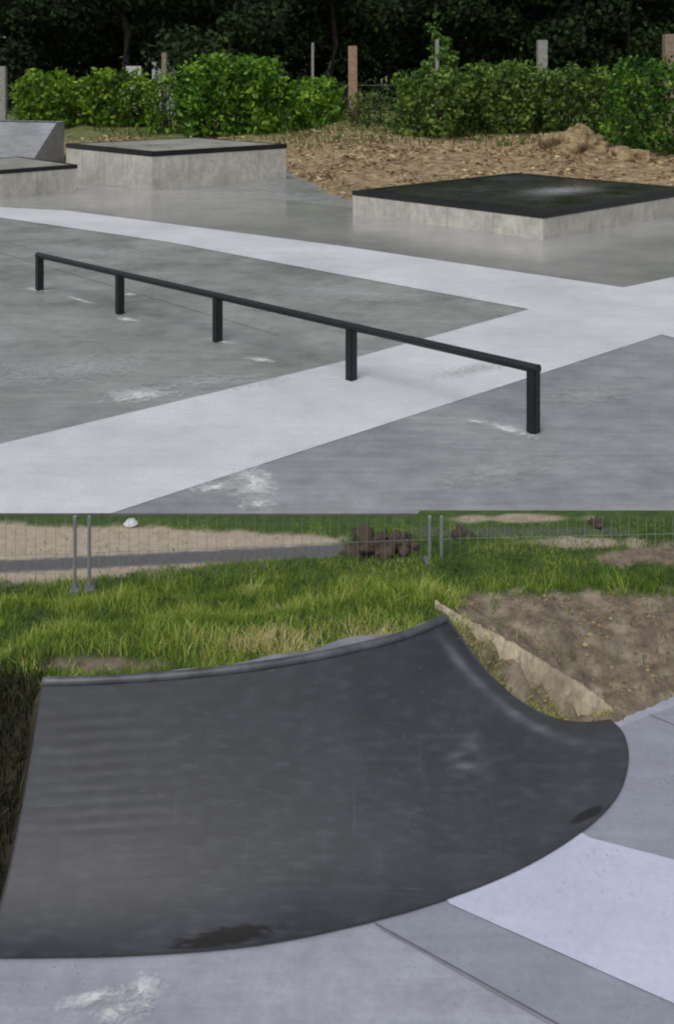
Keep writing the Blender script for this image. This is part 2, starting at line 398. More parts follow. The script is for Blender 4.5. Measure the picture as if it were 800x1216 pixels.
# bank ramp beyond, left
a = [(-16.5,32.6,-.02),(-10.15,32.8,-.02),(-10.0,37,-.02),(-16.5,37,-.02),(-16.5,36,1.62),(-9.98,36,1.5),(-9.97,37,1.5),(-16.5,37,1.62)]
t = thing('bank_ramp', 'plain grey sloping concrete bank at the far left beneath the hedge', 'skate ramp', (-13,35,0))
o = pydata('slope', [(p[0]+13, p[1]-35, p[2]) for p in a], [(0,1,5,4),(1,2,6,5),(4,5,6,7),(2,3,7,6),(3,0,4,7),(3,2,1,0)], M['deck_r'], t)
bm = bmesh.new(); tube(bm, (-3.5,1.0,1.63), (3.0,1.0,1.51), .035, 10); obj('coping', bm, M['coping'], t)

# ---------------------------------------------------------------- back of the court: hedges, posts, trees
def shrub(name, label, px0, px1, top, Y, m, boxy, dens, leaf, depth=1.6, group='shrubs in the hedge behind the court', tonebase=0):
    xc = (px0+px1)/2; X = (xc-400)*Y/F; wd = (px1-px0)*Y/F/2; zb = gh(X, Y); zt = H+(HY-top)*Y/F; hh = zt-zb
    t = thing(name, label, 'shrub', (X, Y, zb), 0, group)
    n = int(dens*wd*hh*depth*1.15); leaf *= 1.45; pts = []; tn = []
    seed = rng.random()*100
    while len(pts) < n:
        a, b, c = rng.uniform(-1,1), rng.uniform(-1,1), rng.uniform(0,1)
        e = 2.2+boxy*3; cc = abs(c*2-1) if c > .5 else abs(c*2-1)*(.55)
        r = (abs(a)**e+abs(b)**e+cc**e)**(1/e)
        lim = .86+.28*noise.noise(Vector((a*2.2+seed, b*2.2, c*2.8)))+.16*noise.noise(Vector((a*6+seed, b*6, c*7)))
        if r > lim: continue
        if r < lim*.62 and rng.random() < .75: continue
        pts.append((a*wd, b*depth, c*hh))
        cl = noise.noise(Vector((a*wd*1.6+seed, b*depth*1.6, c*hh*1.8)))
        tn.append(min(1, max(0, .53+tonebase+.75*cl+rng.normal()*.15)))
    leaves('foliage', pts, rng.uniform(.7,1.3,n)*leaf, m, t, np.array(tn), aspect=.6)
    bm = bmesh.new()
    for k in range(7):
        an = rng.uniform(0, 6.28); x, y = rng.uniform(-.6,.6)*wd, rng.uniform(-.4,.4)*depth
        p = [(x, y, -.1), (x+.15*math.cos(an), y+.15*math.sin(an), hh*.4), (x+.35*math.cos(an), y+.3*math.sin(an), hh*.75)]
        polytube(bm, p, [.04,.03,.012], 6)
    obj('stems', bm, M['bark'], t)
    return t
G = 'shrubs in the hedge behind the court'
shrub('shrub', 'bright yellow-green spreading shrub at the left end of the hedge', 12,100,80,46, M['hedgeA'], .2, 330, .17)
shrub('shrub', 'bright green loose shrub beside the clipped block, left of the grey post', 92,190,79,46.5, M['hedgeA'], .25, 330, .17, tonebase=-.06)
shrub('shrub', 'large clipped deep-green block shrub behind the tall pale box', 208,344,62,44, M['hedgeB'], .9, 330, .18)
shrub('shrub', 'small round green shrub just right of the big clipped block', 336,412,88,44, M['hedgeB'], .2, 350, .16, tonebase=.1)
shrub('shrub', 'dull green leaning shrub just right of the brown wooden post', 458,580,80,40, M['hedgeC'], .2, 330, .15, tonebase=.05)
shrub('shrub', 'tall domed dull green shrub in front of the grey post', 530,665,68,40.5, M['hedgeC'], .2, 330, .15, tonebase=.02)
shrub('shrub', 'dark green shrub squeezed before the right end of the hedge', 640,735,72,39, M['hedgeC'], .4, 330, .15)
shrub('shrub', 'dense dark green shrub at the right edge reaching lowest to the bank', 716,850,64,34.5, M['hedgeB'], .7, 380, .13, tonebase=-.14)
shrub('shrub', 'narrow olive shrub filling the gap before the grey-brown post', 168,220,84,44.3, M['hedgeA'], .3, 420, .13, .9, tonebase=-.12)
shrub('shrub', 'low reddish-olive scrub at the foot of the brown wooden post', 405,470,104,42, M['farweeds'], .1, 240, .13, 1.0)

# weeds and straw on the bank
n = 5200; X = rng.uniform(-19, 19, n); Y = rng.uniform(36.5, 45, n)
keep = Y > np.interp(X, EX, EY)+8+2*np.sin(X*.9)-np.where(X > 6, 3, 0)*0; X, Y = X[keep], Y[keep]
Z = fground(X, Y)
o = blades('bank_weeds', np.stack([X, Y, Z-.03], 1), rng.uniform(.12,.42,len(X)), .05, M['farweeds'], rng.random(len(X)), .5)
tag(o, 'low green and olive weeds along the foot of the hedge', 'weeds', kind='stuff')
n = 26000; X = rng.uniform(-16, 18, n); Y = rng.uniform(24, 43, n)
cl = np.array([noise.noise(Vector((a*.5, b*.5, 5))) for a, b in zip(X, Y)])
keep = (Y > np.interp(X, EX, EY)+.5) & (cl+rng.normal(size=n)*.25 > -.05); X, Y = X[keep], Y[keep]; Z = fground(X, Y)
o = leaves('straw_mulch', np.stack([X, Y, Z+rng.uniform(.0,.09,len(X))], 1), rng.uniform(.08,.26,len(X)), M['straw'], None, rng.random(len(X)), flat=.8, aspect=.4)
tag(o, 'pale straw and chips scattered over the brown bank', 'mulch', kind='stuff')

def lump(name, c, r, hgt, m, seed=0, rough=.25, sx=1.0, sy=1.0, parent=None, sub=4, fr=1.3):
    bm = bmesh.new(); bmesh.ops.create_icosphere(bm, subdivisions=sub, radius=1)
    for q in bm.verts:
        k = 1+rough*noise.noise(q.co*fr+Vector((seed, 0, 0)))+rough*.5*noise.noise(q.co*fr*3+Vector((0, seed, 0)))+rough*.3*noise.noise(q.co*fr*8)
        q.co = Vector((q.co.x*r*sx*k, q.co.y*r*sy*k, max(q.co.z*hgt*k, -.25*hgt)))
    o = obj(name, bm, m, parent, smooth=True); o.location = c
    return o
Yh = 35.5; Xh = (685-400)*Yh/F
tag(lump('earth_mound', (Xh, Yh, gh(Xh, Yh)-.05), 1.15, .8, M['farground'], 3, .45), 'rounded heap of brown earth before the hedge at right', 'earth mound')
Xh, Yh = (745-400)*33.4/F, 33.4
tag(lump('earth_mound', (Xh, Yh, gh(Xh, Yh)-.05), .8, .4, M['farground'], 9, .45), 'flatter low heap of brown earth nearer the right edge', 'earth mound')

# back fence posts
def fpost(px, top, Y, w, label, m=M['wood'], square=True):
    X = (px-400)*Y/F; zb = gh(X, Y)-.1; zt = H+(HY-top)*Y/F
    bm = bmesh.new(); s = w/2; prism(bm, [(-s,-s),(s,-s),(s,s),(-s,s)], 0, zt-zb, .02)
    for q in bm.verts:
        if q.co.z > .5: q.co.x += .02*math.sin(px)
    o = obj('fence_post', bm, m); o.location = (X, Y, zb)
    tag(o, label, 'fence post', 'posts of the fence behind the hedge')
M['wood_r'] = plain('reddish_wood', (.31,.21,.145), .85, 0, .4, 8, .4); M['wood_g'] = plain('grey_wood', (.3,.3,.27), .85, 0, .4, 8, .4)
fpost(419, 54, 43, .38, 'tall reddish-brown wooden post standing between the hedge halves', M['wood_r'])
fpost(643, 47, 43, .4, 'grey wooden post rising over the dull green shrubs', M['wood_g'])
fpost(793, 40, 41, .4, 'brown wooden post at the right edge of the hedge', M['wood'])
fpost(195, 62, 45.5, .22, 'grey-brown wooden post between the bright shrub and the clipped block', M['wood'])
fpost(4, 78, 44, .28, 'pale wooden post at the far left edge', M['wood_g'])
fpost(519, 46, 48, .17, 'thin grey post beside the light green young tree', M['wood_g'])
fpost(371, 50, 50, .13, 'thin dark post behind the small round shrub', M['wood_g'])
t = thing('wire_fence', 'thin horizontal fence wires running behind the hedge', 'wire fence', (0, 46, 1.0))
for k in range(3):
    bm = bmesh.new(); tube(bm, (-22, 0, .5+.6*k), (22, 0, .5+.6*k), .008, 5); obj('wire', bm, M['wood_g'], t)
def wall(px0, px1, y0, y1, Y, label):
    x0, x1 = (px0-400)*Y/F, (px1-400)*Y/F; zt = H+(HY-y0)*Y/F; zb = .9
    t = thing('white_wall', label, 'wall', ((x0+x1)/2, Y, zb)); w = (x1-x0)/2
    bm = bmesh.new(); prism(bm, [(-w,-.12),(w,-.12),(w,.12),(-w,.12)], -.3, zt-zb, .01); obj('panel', bm, M['white'], t)
wall(150, 168, 78, 90, 50, 'short white wall glimpsed above the bright shrub at left')
wall(181, 209, 73, 90, 50, 'short white wall glimpsed behind the grey-brown post')

# trees
def make_tree(seed, ht, cr, m, n, leaf, low=.12, tr=.22):
    rs = np.random.default_rng(seed)
    t = bpy.data.objects.new('tree', None); C.objects.link(t)
    bm = bmesh.new(); p = [Vector((0,0,-.3))]; 
    for k in range(1, 9): p.append(Vector((rs.normal()*.12*k**.5, rs.normal()*.12*k**.5, ht*.9*k/8)))
    polytube(bm, p, [tr*(1-.85*k/8) for k in range(9)], 10); 
    tips = []
    for k in range(16):
        z = ht*(low+.04+(.86-low)*k/16); a = k*2.4+rs.normal()*.3
        i = min(7, int(z/(ht*.9)*8)); b = p[i].lerp(p[i+1], z/(ht*.9)*8-i)
        ln = cr*(1-.55*k/16)*rs.uniform(.75,1.05)
        e = b+Vector((math.cos(a)*ln, math.sin(a)*ln, ln*rs.uniform(.1,.5))); mid = b.lerp(e, .5)+Vector((0,0,.12*ln))
        polytube(bm, [b, mid, e], [tr*.34*(1-k/22), tr*.2*(1-k/22), .015], 6)
        tips += [(b.lerp(mid, .8), .75*ln*.5), (mid.lerp(e, .3), ln*.5), (e, ln*.42)]
    tips.append((p[-1]+Vector((0,0,.3)), cr*.45))
    obj('trunk', bm, M['bark'], t, smooth=True)
    pts = []; tn = []
    for (c, r) in tips:
        base = rs.uniform(.2,.7)
        for _ in range(n//len(tips)):
            d = Vector(rs.normal(size=3)); d = d.normalized()*r*rs.uniform(.25,1)**.6
            d.z *= .65; pts.append(c+d); tn.append(min(1, max(0, base+rs.normal()*.18)))
    leaves('crown', [tuple(q) for q in pts], leaf*rng.uniform(.7,1.3,len(pts)), m, t, np.array(tn), aspect=.6)
    return t
def copy_tree(o, parent=None):
    c = o.copy(); C.objects.link(c); c.parent = parent
    for ch in o.children: copy_tree(ch, c)
    return c
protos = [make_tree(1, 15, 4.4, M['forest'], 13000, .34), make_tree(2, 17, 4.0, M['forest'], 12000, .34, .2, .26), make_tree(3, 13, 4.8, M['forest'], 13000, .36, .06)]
used = [False]*3; k = 0
def place(i, X, Y, s, rz, label, g='trees of the dark wood behind the hedge'):
    o = protos[i] if not used[i] else copy_tree(protos[i]); used[i] = True
    o.location = (X, Y, gh(X, Y)-.1); o.scale = (s,)*3; o.rotation_euler = (0,0,rz); tag(o, label, 'tree', g)
for row, (Y0, sp, off) in enumerate(((56, 5.6, 0), (65, 5.8, 2.8))):
    nn = int((Y0*.42*2)/sp)+1
    for j in range(-(nn//2)-1, nn//2+2):
        X = j*sp+off+rng.normal()*.7; Y = Y0+rng.normal()*1.6
        place((j+row*2) % 3, X, Y, rng.uniform(.9,1.15), rng.uniform(0,6.28),
              'dark tree in the front row of the wood behind the hedge' if row == 0 else 'dark tree deeper in the wood behind the front row')
# thicket deep in the wood
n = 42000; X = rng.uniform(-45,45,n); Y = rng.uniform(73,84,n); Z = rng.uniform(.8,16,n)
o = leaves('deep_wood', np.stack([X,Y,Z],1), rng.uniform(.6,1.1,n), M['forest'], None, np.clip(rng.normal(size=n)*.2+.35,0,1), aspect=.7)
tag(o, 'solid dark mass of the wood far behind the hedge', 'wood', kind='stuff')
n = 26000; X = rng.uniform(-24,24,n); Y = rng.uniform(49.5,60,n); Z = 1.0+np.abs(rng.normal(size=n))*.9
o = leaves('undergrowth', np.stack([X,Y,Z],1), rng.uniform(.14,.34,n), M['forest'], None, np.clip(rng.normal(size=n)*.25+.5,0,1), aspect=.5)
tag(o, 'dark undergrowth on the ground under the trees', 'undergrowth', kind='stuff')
sp = make_tree(11, 4.4, 1.05, M['sapling'], 2600, .15, .35, .06)
X, Y = (517-400)*49/F, 49
sp.location = (X, Y, gh(X, Y)); tag(sp, 'young light-green tree against the dark wood beside a thin post', 'young tree')

# ---------------------------------------------------------------- near apron
def nsheet(name, pts, m, z): return px_sheet(name, pts, m, z)
bm = bmesh.new(); prism(bm, [(-2.6,2.2),(3.2,2.2),(3.2,6.1),(-2.6,6.1)], -.16, 0); struct(obj('apron', bm, M['apron']))
nsheet('apron_panel', [(451,1103),(440,1080),(535,1055),(640,900),(900,800),(900,1300),(690,1236),(655,1218),(640,1209)], M['apron_d'], .004)
nsheet('pale_panel', [(534,1073.5),(520,1055),(600,1020),(676,980),(700,995),(800,1021),(960,1060),(960,1290),(800,1192)], M['apron_l'], .008)
joint(at(445,1099), at(700,1240), .006, .0085)
joint(at(770,850), at(900,905), .004, .0085)
for (a, b, rx, ry) in [(168,1184,.12,.09),(140,1203,.14,.07),(175,1198,.05,.03),(110,1190,.16,.05)]:
    splash(at(a, b), rx, ry, .2, z=.0125)

# ---------------------------------------------------------------- the quarter pipe
HR = .66
def curve(ctrl, n):     # Catmull-Rom through control points (any dimension)
    P = [np.array(c, float) for c in ctrl]; P = [2*P[0]-P[1]]+P+[2*P[-1]-P[-2]]; out = []
    m = len(P)-3
    for i in range(n):
        s = i/(n-1)*m; k = min(int(s), m-1); t = s-k; a, b, c, d = P[k:k+4]
        out.append(.5*((2*b)+(-a+c)*t+(2*a-5*b+4*c-d)*t*t+(-a+3*b-3*c+d)*t**3))
    return np.array(out)
NU, NV = 260, 150
base = curve([at(-24,1142)[:2], at(150,1139)[:2], at(300,1127)[:2], at(430,1101)[:2], at(530,1072)[:2], at(620,1035)[:2], at(690,992)[:2], at(732,950)[:2], at(746,908)[:2], at(741,876)[:2], at(725,857)[:2]], NU)
topc = curve([at(50,812,HR)[:2], at(100,811,HR)[:2], at(160,808,HR)[:2], at(235,802,HR)[:2], at(310,793,HR)[:2], at(375,782,HR)[:2], at(425,771,HR)[:2], at(462,762,HR)[:2], at(490,753,HR)[:2], at(512,744,HR)[:2], at(530,735,HR)[:2]], NU)
def rampz(u, s): return HR*(1-s)**(1.95+.3*u)+.003*(1-s)
def S(iu, s):
    p = topc[iu]*(1-s)+base[iu]*s; u = iu/(NU-1)
    return p[0], p[1], rampz(u, s)
V = []; ST = []
for i in range(NU):
    for j in range(NV):
        s = j/(NV-1); x, y, z = S(i, s); a, b = pix(x, y, z)
        w = math.exp(-((a-125)/70)**2)*max(0, min(1, (b-835)/20))*max(0, min(1, (1010-b)/25))
        w2 = .5*math.exp(-((a-190)/70)**2)*max(0, min(1, (b-1010)/10))*max(0, min(1, (1060-b)/10))
        z += .0015*w*math.sin((b+.06*a)*2*math.pi/15.5)+.0016*w2*math.sin((b+.1*a)*2*math.pi/14)
        V.append((x, y, z+.013))
        n1 = noise.noise(Vector((a/22, b/9, 1)))
        n3 = noise.noise(Vector((a/9, b/4, 5)))
        ds = 1-min(1, (((a-272-(b-1115)*-1.2)/60)**2+((b-1116+(a-270)*.10)/12)**2)+n1*.7+n3*.6)
        d2 = 1-min(1, (((a-696)/20)**2+((b-972+(a-696)*.45)/8)**2)+n1*.5)
        eb = max(0, 1-abs(s-1)/.02)*.3
        dd = max(0, min(1, ds*2.2), min(1, d2*2.2), eb)
        # pale streak down the right shoulder and along the lip, broken up by noise
        pale_w = 1.0*math.exp(-((i/(NU-1)-.90+.05*s)/.028)**2)*min(1, s*5)*max(0, 1-s*1.02)*(1+.6*n1)
        pale_w2 = .35*math.exp(-((a-555)/18)**2-((b-905)/22)**2)*(.5+n1)
        ST.append((dd, max(0, min(1, pale_w*.7*max(0, min(1, .75+.7*noise.noise(Vector((a/26, b/40, 11)))))+max(0, pale_w2)+.10*max(0, n1))), 0, 1))
nb = len(V)
F_ = [(i*NV+j, i*NV+j+1, (i+1)*NV+j+1, (i+1)*NV+j) for i in range(NU-1) for j in range(NV-1)]
# solid underneath: back wall and both side walls
rimidx = [i*NV for i in range(NU)]+[(NU-1)*NV+j for j in range(1, NV)]
left = [j for j in range(NV-1, 0, -1)]
loop = left+rimidx
low = []
for q in loop: low.append(len(V)); V.append((V[q][0], V[q][1], -.1)); ST.append((0,0,0,1))
for k in range(len(loop)-1): F_.append((loop[k], loop[k+1], low[k+1], low[k]))
qp = thing('quarter_pipe', 'dark grey curved concrete quarter pipe wrapping round at its right end', 'skate ramp', (0, 4.4, 0))
me = bpy.data.meshes.new('riding_surface'); me.from_pydata([(a, b-4.4, c) for a, b, c in V], [], F_); me.update(); me.shade_smooth()
set_attr(me, 'stain_and_tone', ST, 'FLOAT_COLOR')
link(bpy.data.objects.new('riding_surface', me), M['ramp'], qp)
# shade_smooth corners: keep back wall crisp
bm = bmesh.new()
cp = [(topc[i][0], topc[i][1]-4.4+.006, HR+.004) for i in range(0, NU, 3)]
cp[-1] = (topc[-1][0], topc[-1][1]-4.4, HR+.002)
polytube(bm, cp, .02, 10); obj('coping', bm, M['coping'], qp, smooth=True)
# pale concrete lip behind the coping
vv = []; ff = []
for i in range(0, NU, 3):
    x, y = topc[i]; j = min(i+3, NU-1); k = max(i-3, 0); t = topc[j]-topc[k]; t = t/np.linalg.norm(t); nn = np.array([-t[1], t[0]])
    u = i/(NU-1); w = .02+.055*math.exp(-((u-.56)/.22)**2)+.03*(noise.noise(Vector((x*5,0,0))))
    for d, z in ((.016, HR-.05), (.016, HR+.003), (w+.02, HR-.002), (w+.025, HR-.06)):
        p = np.array([x, y])+nn*d; vv.append((p[0], p[1]-4.4, z))
mseg = len(vv)//4
for i in range(mseg-1):
    for k in range(3): ff.append((i*4+k, i*4+k+1, (i+1)*4+k+1, (i+1)*4+k))
M['lip'] = concrete('lip_concrete', (.36,.37,.41), (.16,.165,.185), .4, .7, 1.6)
pydata('lip', vv, ff, M['lip'], qp)
# edge trim along the right profile
bm = bmesh.new()
tr = [(S(NU-1, s)[0], S(NU-1, s)[1]-4.4, S(NU-1, s)[2]+.002) for s in np.linspace(0, .98, 40)]
polytube(bm, tr, .010, 8); obj('edge_trim', bm, M['ramp_t'] if 'ramp_t' in M else M['coping'], qp, smooth=True)

# ---------------------------------------------------------------- near terrain
# inside the ramp's footprint nothing grows
outline = [tuple(p) for p in topc]+[tuple(p) for p in base[::-1]]
OL = np.array(outline)
def inside(x, y):
    c = np.zeros(len(x), bool); n = len(OL); j = n-1
    for i in range(n):
        xi, yi = OL[i]; xj, yj = OL[j]
        k = ((yi > y) != (yj > y)) & (x < (xj-xi)*(y-yi)/(yj-yi+1e-12)+xi); c ^= k; j = i
    return c
ctl = []
def cadd(p, w=1.0): ctl.append((p[0], p[1], p[2], w))
for i in range(0, NU, 8):
    x, y = topc[i]; cadd((x, y+.03, HR-.03)); cadd((x, y-.05, HR-.09)); 
    cadd((x, y+.35, HR*.80))
    for s in (.15, .35, .55, .75, .92):
        q = S(i, s); cadd((q[0], q[1], q[2]-.07))
    cadd((base[i][0], base[i][1]-.1, -.09))
for s in np.linspace(0, 1, 14):                      # right profile, outside
    q = S(NU-1, s); cadd((q[0]+.012, q[1]+.03, q[2]-.022)); 
for s in np.linspace(0, 1, 14):                      # left side, lower dark ground
    q = S(0, s); cadd((q[0]-.03, q[1]+.0, q[2]*.72-.03)); cadd((q[0]-.25, q[1], q[2]*.6)); cadd((q[0]-.9, q[1], q[2]*.5))
RG = [(.50,5.16,.60),(.62,5.17,.52),(.75,5.18,.445),(.9,5.19,.365),(1.05,5.19,.275),(1.2,5.19,.185),(1.33,5.19,.10),(1.41,5.18,.03)]
for q in RG: cadd((q[0], q[1], q[2]-.03)); cadd((q[0]+.05, q[1]+.16, q[2]*.86-.03))
for x in np.arange(-4, 5, .25):
    for y in (6.45, 6.8, 7.2, 7.5, 7.9): cadd((x, y, -.012))
for (a, b, z) in [(700,752,.18),(760,740,.12),(800,720,.10),(650,735,.28),(620,712,.28),(700,705,.1),(800,780,.05),(760,800,.06),(740,820,.05),(880,740,.05),(880,780,.03)]: cadd(at(a, b, z))
for (a, b) in [(722,863),(740,855),(760,847),(780,839),(800,831),(830,819),(900,790)]:
    cadd((*at(a, b)[:2], -.03)); q = at(a+2, b+16); cadd((q[0], q[1], -.08)); q = at(a-2, b-12); cadd((q[0], q[1], .03)); q = at(a, b+70); cadd((q[0], q[1], -.1))
for (a, b, z) in [(-60,760,.3),(0,745,.33),(150,735,.3),(300,730,.28),(420,715,.28),(-60,710,.05),(150,705,.05)]: cadd(at(a, b, z))
ctl = np.array(ctl)
TX = np.arange(-3.4, 4.0, .03); TY = np.concatenate([np.arange(3.3, FE-.0, .03), [FE-.002]])
ax, ay = np.meshgrid(TX, TY); P2 = np.stack([ax.ravel(), ay.ravel()], 1)
def theight(P):
    out = np.zeros(len(P))
    for k in range(0, len(P), 4000):
        q = P[k:k+4000]; d2 = ((q[:,None,:]-ctl[None,:,:2])**2).sum(2)+3e-4
        w = 1/d2**2.2; out[k:k+4000] = (w*ctl[None,:,2]).sum(1)/w.sum(1)
    return out
az = theight(P2)
inr = np.zeros(len(P2), bool)
# roughness outside the ramp
nzz = np.array([noise.noise(Vector((x*9, y*9, 0)))*.012+noise.noise(Vector((x*28, y*28, 4)))*.006 for x, y in P2])
az += np.where(az > -.01, nzz*np.clip((FE-P2[:,1])/.5, 0, 1), 0)
from mathutils.kdtree import KDTree
kd = KDTree((NU//4+1)*30); kk = 0; RS = []
for i in range(0, NU, 4):
    for s in np.linspace(0, 1, 30):
        q = S(i, s); kd.insert((q[0], q[1], 0), len(RS)); RS.append(q)
kd.balance()
ins0 = inside(P2[:,0], P2[:,1])
for k in np.nonzero(ins0)[0]:
    q, i_, d_ = kd.find((P2[k,0], P2[k,1], 0)); az[k] = min(az[k], RS[i_][2]-.05-.25*min(d_, .2))
# the earth dives under the apron beyond its edge
b0, b1 = Vector(at(722,863)[:2]), Vector(at(800,829)[:2]); bd = (b1-b0).normalized(); bn = Vector((bd.y, -bd.x))
sdist = (P2[:,0]-b0.x)*bn.x+(P2[:,1]-b0.y)*bn.y
msk = (P2[:,0] > 1.25) & (sdist > -.02)
az = np.where(P2[:,0] > 1.25, np.minimum(az, -sdist*.6), az)
prof_ = np.array([S(NU-1, s)[:2] for s in np.linspace(0, 1, 20)]); yp = np.interp(P2[:,0], prof_[:,0], prof_[:,1])
out_ = (P2[:,0] > .6) & (P2[:,1] > yp) & (sdist < 0) & ~ins0
az = np.where(out_, np.maximum(az, np.minimum(.025, -sdist*.6)), az)
yb = np.interp(P2[:,0], base[:160,0], base[:160,1])
msk = (P2[:,0] > -1.3) & (P2[:,0] <= 1.3) & (P2[:,1] < yb+.05)
az = np.where(msk, -.1, az)
TZ = az.reshape(ax.shape)
def tz(x, y):
    i = np.clip((x-TX[0])/.03, 0, len(TX)-2); j = np.clip((y-TY[0])/.03, 0, len(TY)-3); i0 = i.astype(int); j0 = j.astype(int); a = i-i0; b = j-j0
    return TZ[j0,i0]*(1-a)*(1-b)+TZ[j0,i0+1]*a*(1-b)+TZ[j0+1,i0]*(1-a)*b+TZ[j0+1,i0+1]*a*b
def sm(a, b, x): t = np.clip((x-a)/(b-a), 0, 1); return t*t*(3-2*t)
def zones(x, y, z):
    a, b = 400+F*x/y, HY+F*(H-z)/y
    n1 = np.array([noise.noise(Vector((p/30, q/14, 2))) for p, q in zip(a, b)]); n2 = np.array([noise.noise(Vector((p/9, q/5, 7))) for p, q in zip(a, b)])
    wob = n1*8+n2*4
    # boundary between bank grass and the dirt on the right
    edge = 520+np.clip((b-705)/150, 0, 1)*60
    dirt = sm(-12, 12, a-540+wob)*sm(-6, 8, b-703-(a-540)*.0+wob)
    dirt = np.maximum(dirt, sm(-8, 8, b-752-(a-520)*1.2+wob)*sm(505, 530, a))
    grass = 1-dirt
    # sandy ground left, with the dark path across it
    pathc = 674-a*.048; sb = 694-np.clip((a-60)/260, 0, 1)*34-np.clip((a-320)/120, 0, 1)*20
    top = 624+np.clip((a-150)/280, 0, 1)*14
    top = np.where(a < 30, 620, top)
    sand = sm(-3, 4, b-top+wob*.5)*sm(-6, 5, sb-b+wob)*sm(425, 400, a+wob)
    path0 = .55*sm(470,500,a)*sm(760,730,a)*sm(-3,0,b-628+n2*2)*sm(-3,0,635-b+n2*2)
    path = sm(-2, 1, b-(pathc-8)+n2*1.5)*sm(-2, 1, (pathc+6)-b+n2*1.5)*sm(440, 400, a)
    path = np.maximum(path, path0)
    # patches on the right
    sand = np.maximum(sand, sm(0, .35, np.exp(-((a-700)/90)**2-((b-645)/8)**2)-.35+n1*.4)*.8)
    sand = np.maximum(sand, sm(0, .35, np.exp(-((a-610)/100)**2-((b-616)/6)**2)-.4+n1*.4)*.8)
    dirt2 = sm(0, .3, np.exp(-((a-760)/90)**2-((b-662)/12)**2)-.4+n1*.5)
    dirt2 = np.maximum(dirt2, sm(0, .4, np.exp(-((a-110)/90)**2-((b-790)/12)**2)-.35+n1*.5))
    grass = grass*(1-dirt2)
    sand = np.maximum(sand, .45*sm(0, .5, n1+.1)*dirt)
    grass = np.maximum(grass, dirt*sm(.42, .6, n1)*.8)
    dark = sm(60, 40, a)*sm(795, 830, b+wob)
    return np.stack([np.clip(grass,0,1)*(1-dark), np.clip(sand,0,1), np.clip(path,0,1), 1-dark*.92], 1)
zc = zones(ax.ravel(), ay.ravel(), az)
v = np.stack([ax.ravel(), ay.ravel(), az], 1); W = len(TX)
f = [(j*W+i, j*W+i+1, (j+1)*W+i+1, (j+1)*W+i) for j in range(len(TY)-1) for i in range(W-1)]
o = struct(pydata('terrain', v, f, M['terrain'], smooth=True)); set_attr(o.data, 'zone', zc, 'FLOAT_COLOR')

n = 230000; X = rng.uniform(-3.0, 3.4, n); Y = rng.uniform(4.0, FE-.03, n); Z = tz(X, Y)
zn = zones(X, Y, Z); a, b = 400+F*X/Y, HY+F*(H-Z)/Y
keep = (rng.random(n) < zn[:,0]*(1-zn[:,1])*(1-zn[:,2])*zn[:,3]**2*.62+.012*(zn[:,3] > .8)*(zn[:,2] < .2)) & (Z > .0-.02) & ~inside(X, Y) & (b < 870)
X, Y, Z, a, b = X[keep], Y[keep], Z[keep], a[keep], b[keep]
cl = np.array([noise.noise(Vector((p*3.2, q*3.2, 1))) for p, q in zip(X, Y)]); cl2 = np.array([noise.noise(Vector((p*9, q*9, 6))) for p, q in zip(X, Y)])
hh = (.036+.042*np.clip(cl+.4, 0, 1)+.02*cl2)*rng.uniform(.6,1.3,len(X))
# lower near the ramp's lip and towards the court
dtop = np.min(np.sqrt((X[:,None]-topc[None,::12,0])**2+(Y[:,None]-topc[None,::12,1])**2), 1)
hh *= np.clip(.3+dtop/.35, .3, 1)*np.clip((FE-Y)/.8, .12, 1)
hh = np.where(b < 690, np.minimum(hh, .028), hh)
yel = np.exp(-((b-765)/28)**2)*np.clip((a-180)/150, 0, 1)*np.clip((560-a)/60, 0, 1)
tone = np.clip(.40+.42*cl+.25*cl2+rng.normal(size=len(X))*.14+.34*yel-.16*sm(640, 720, a)-.1*(b < 690), 0, 1)
o = blades('grass', np.stack([X, Y, Z-.004], 1), hh, rng.uniform(.0035,.007,len(X)), M['grass'], tone, .55)
tag(o, 'lush green and yellowing grass on the bank behind the quarter pipe', 'grass', kind='stuff')
n = 16000; X = rng.uniform(-2.6, -1.27, n); Y = rng.uniform(3.6, 4.9, n); Z = tz(X, Y); b = HY+F*(H-Z)/Y
keep = ~inside(X, Y) & (b > 800+rng.normal(size=n)*12); X, Y, Z = X[keep], Y[keep], Z[keep]
keep = X < -1.325+.0*X; X, Y, Z = X[keep], Y[keep], Z[keep]
o = blades('dry_weeds', np.stack([X, Y, Z-.004], 1), rng.uniform(.03,.09,len(X)), rng.uniform(.004,.008,len(X)), M['weeds'], rng.random(len(X))**1.6, .7)
tag(o, 'dark brown tangled weeds beside the left end of the quarter pipe', 'weeds', kind='stuff')
# crumbs of soil and gravel on the dirt at right
n = 5200; X = rng.uniform(.5, 3.2, n); Y = rng.uniform(4.9, 6.8, n); Z = tz(X, Y); zn = zones(X, Y, Z)
keep = (zn[:,0] < .4) & (Z > .0) & ~inside(X, Y) & (rng.random(n) < .8); X, Y, Z = X[keep], Y[keep], Z[keep]
vv = []; ff = []; tn = []
for x, y, z in zip(X, Y, Z):
    r = .003+.013*rng.random()**5; k = len(vv)
    for (p, q, s) in ((1,0,0),(-1,0,0),(0,1,0),(0,-1,0),(0,0,1),(0,0,-.6)):
        j = rng.uniform(.6,1.3); vv.append((x+p*r*j+rng.normal()*r*.2, y+q*r*j, z+s*r*j*.8+r*.2)); tn.append(0)
    t0 = rng.random()
    for i in range(6): tn[-1-i] = t0
    ff += [(k,k+2,k+4),(k+2,k+1,k+4),(k+1,k+3,k+4),(k+3,k,k+4),(k+2,k,k+5),(k+1,k+2,k+5),(k+3,k+1,k+5),(k,k+3,k+5)]
o = pydata('soil_crumbs', vv, ff, M['straw']); set_attr(o.data, 'tone', np.array(tn)*.75)
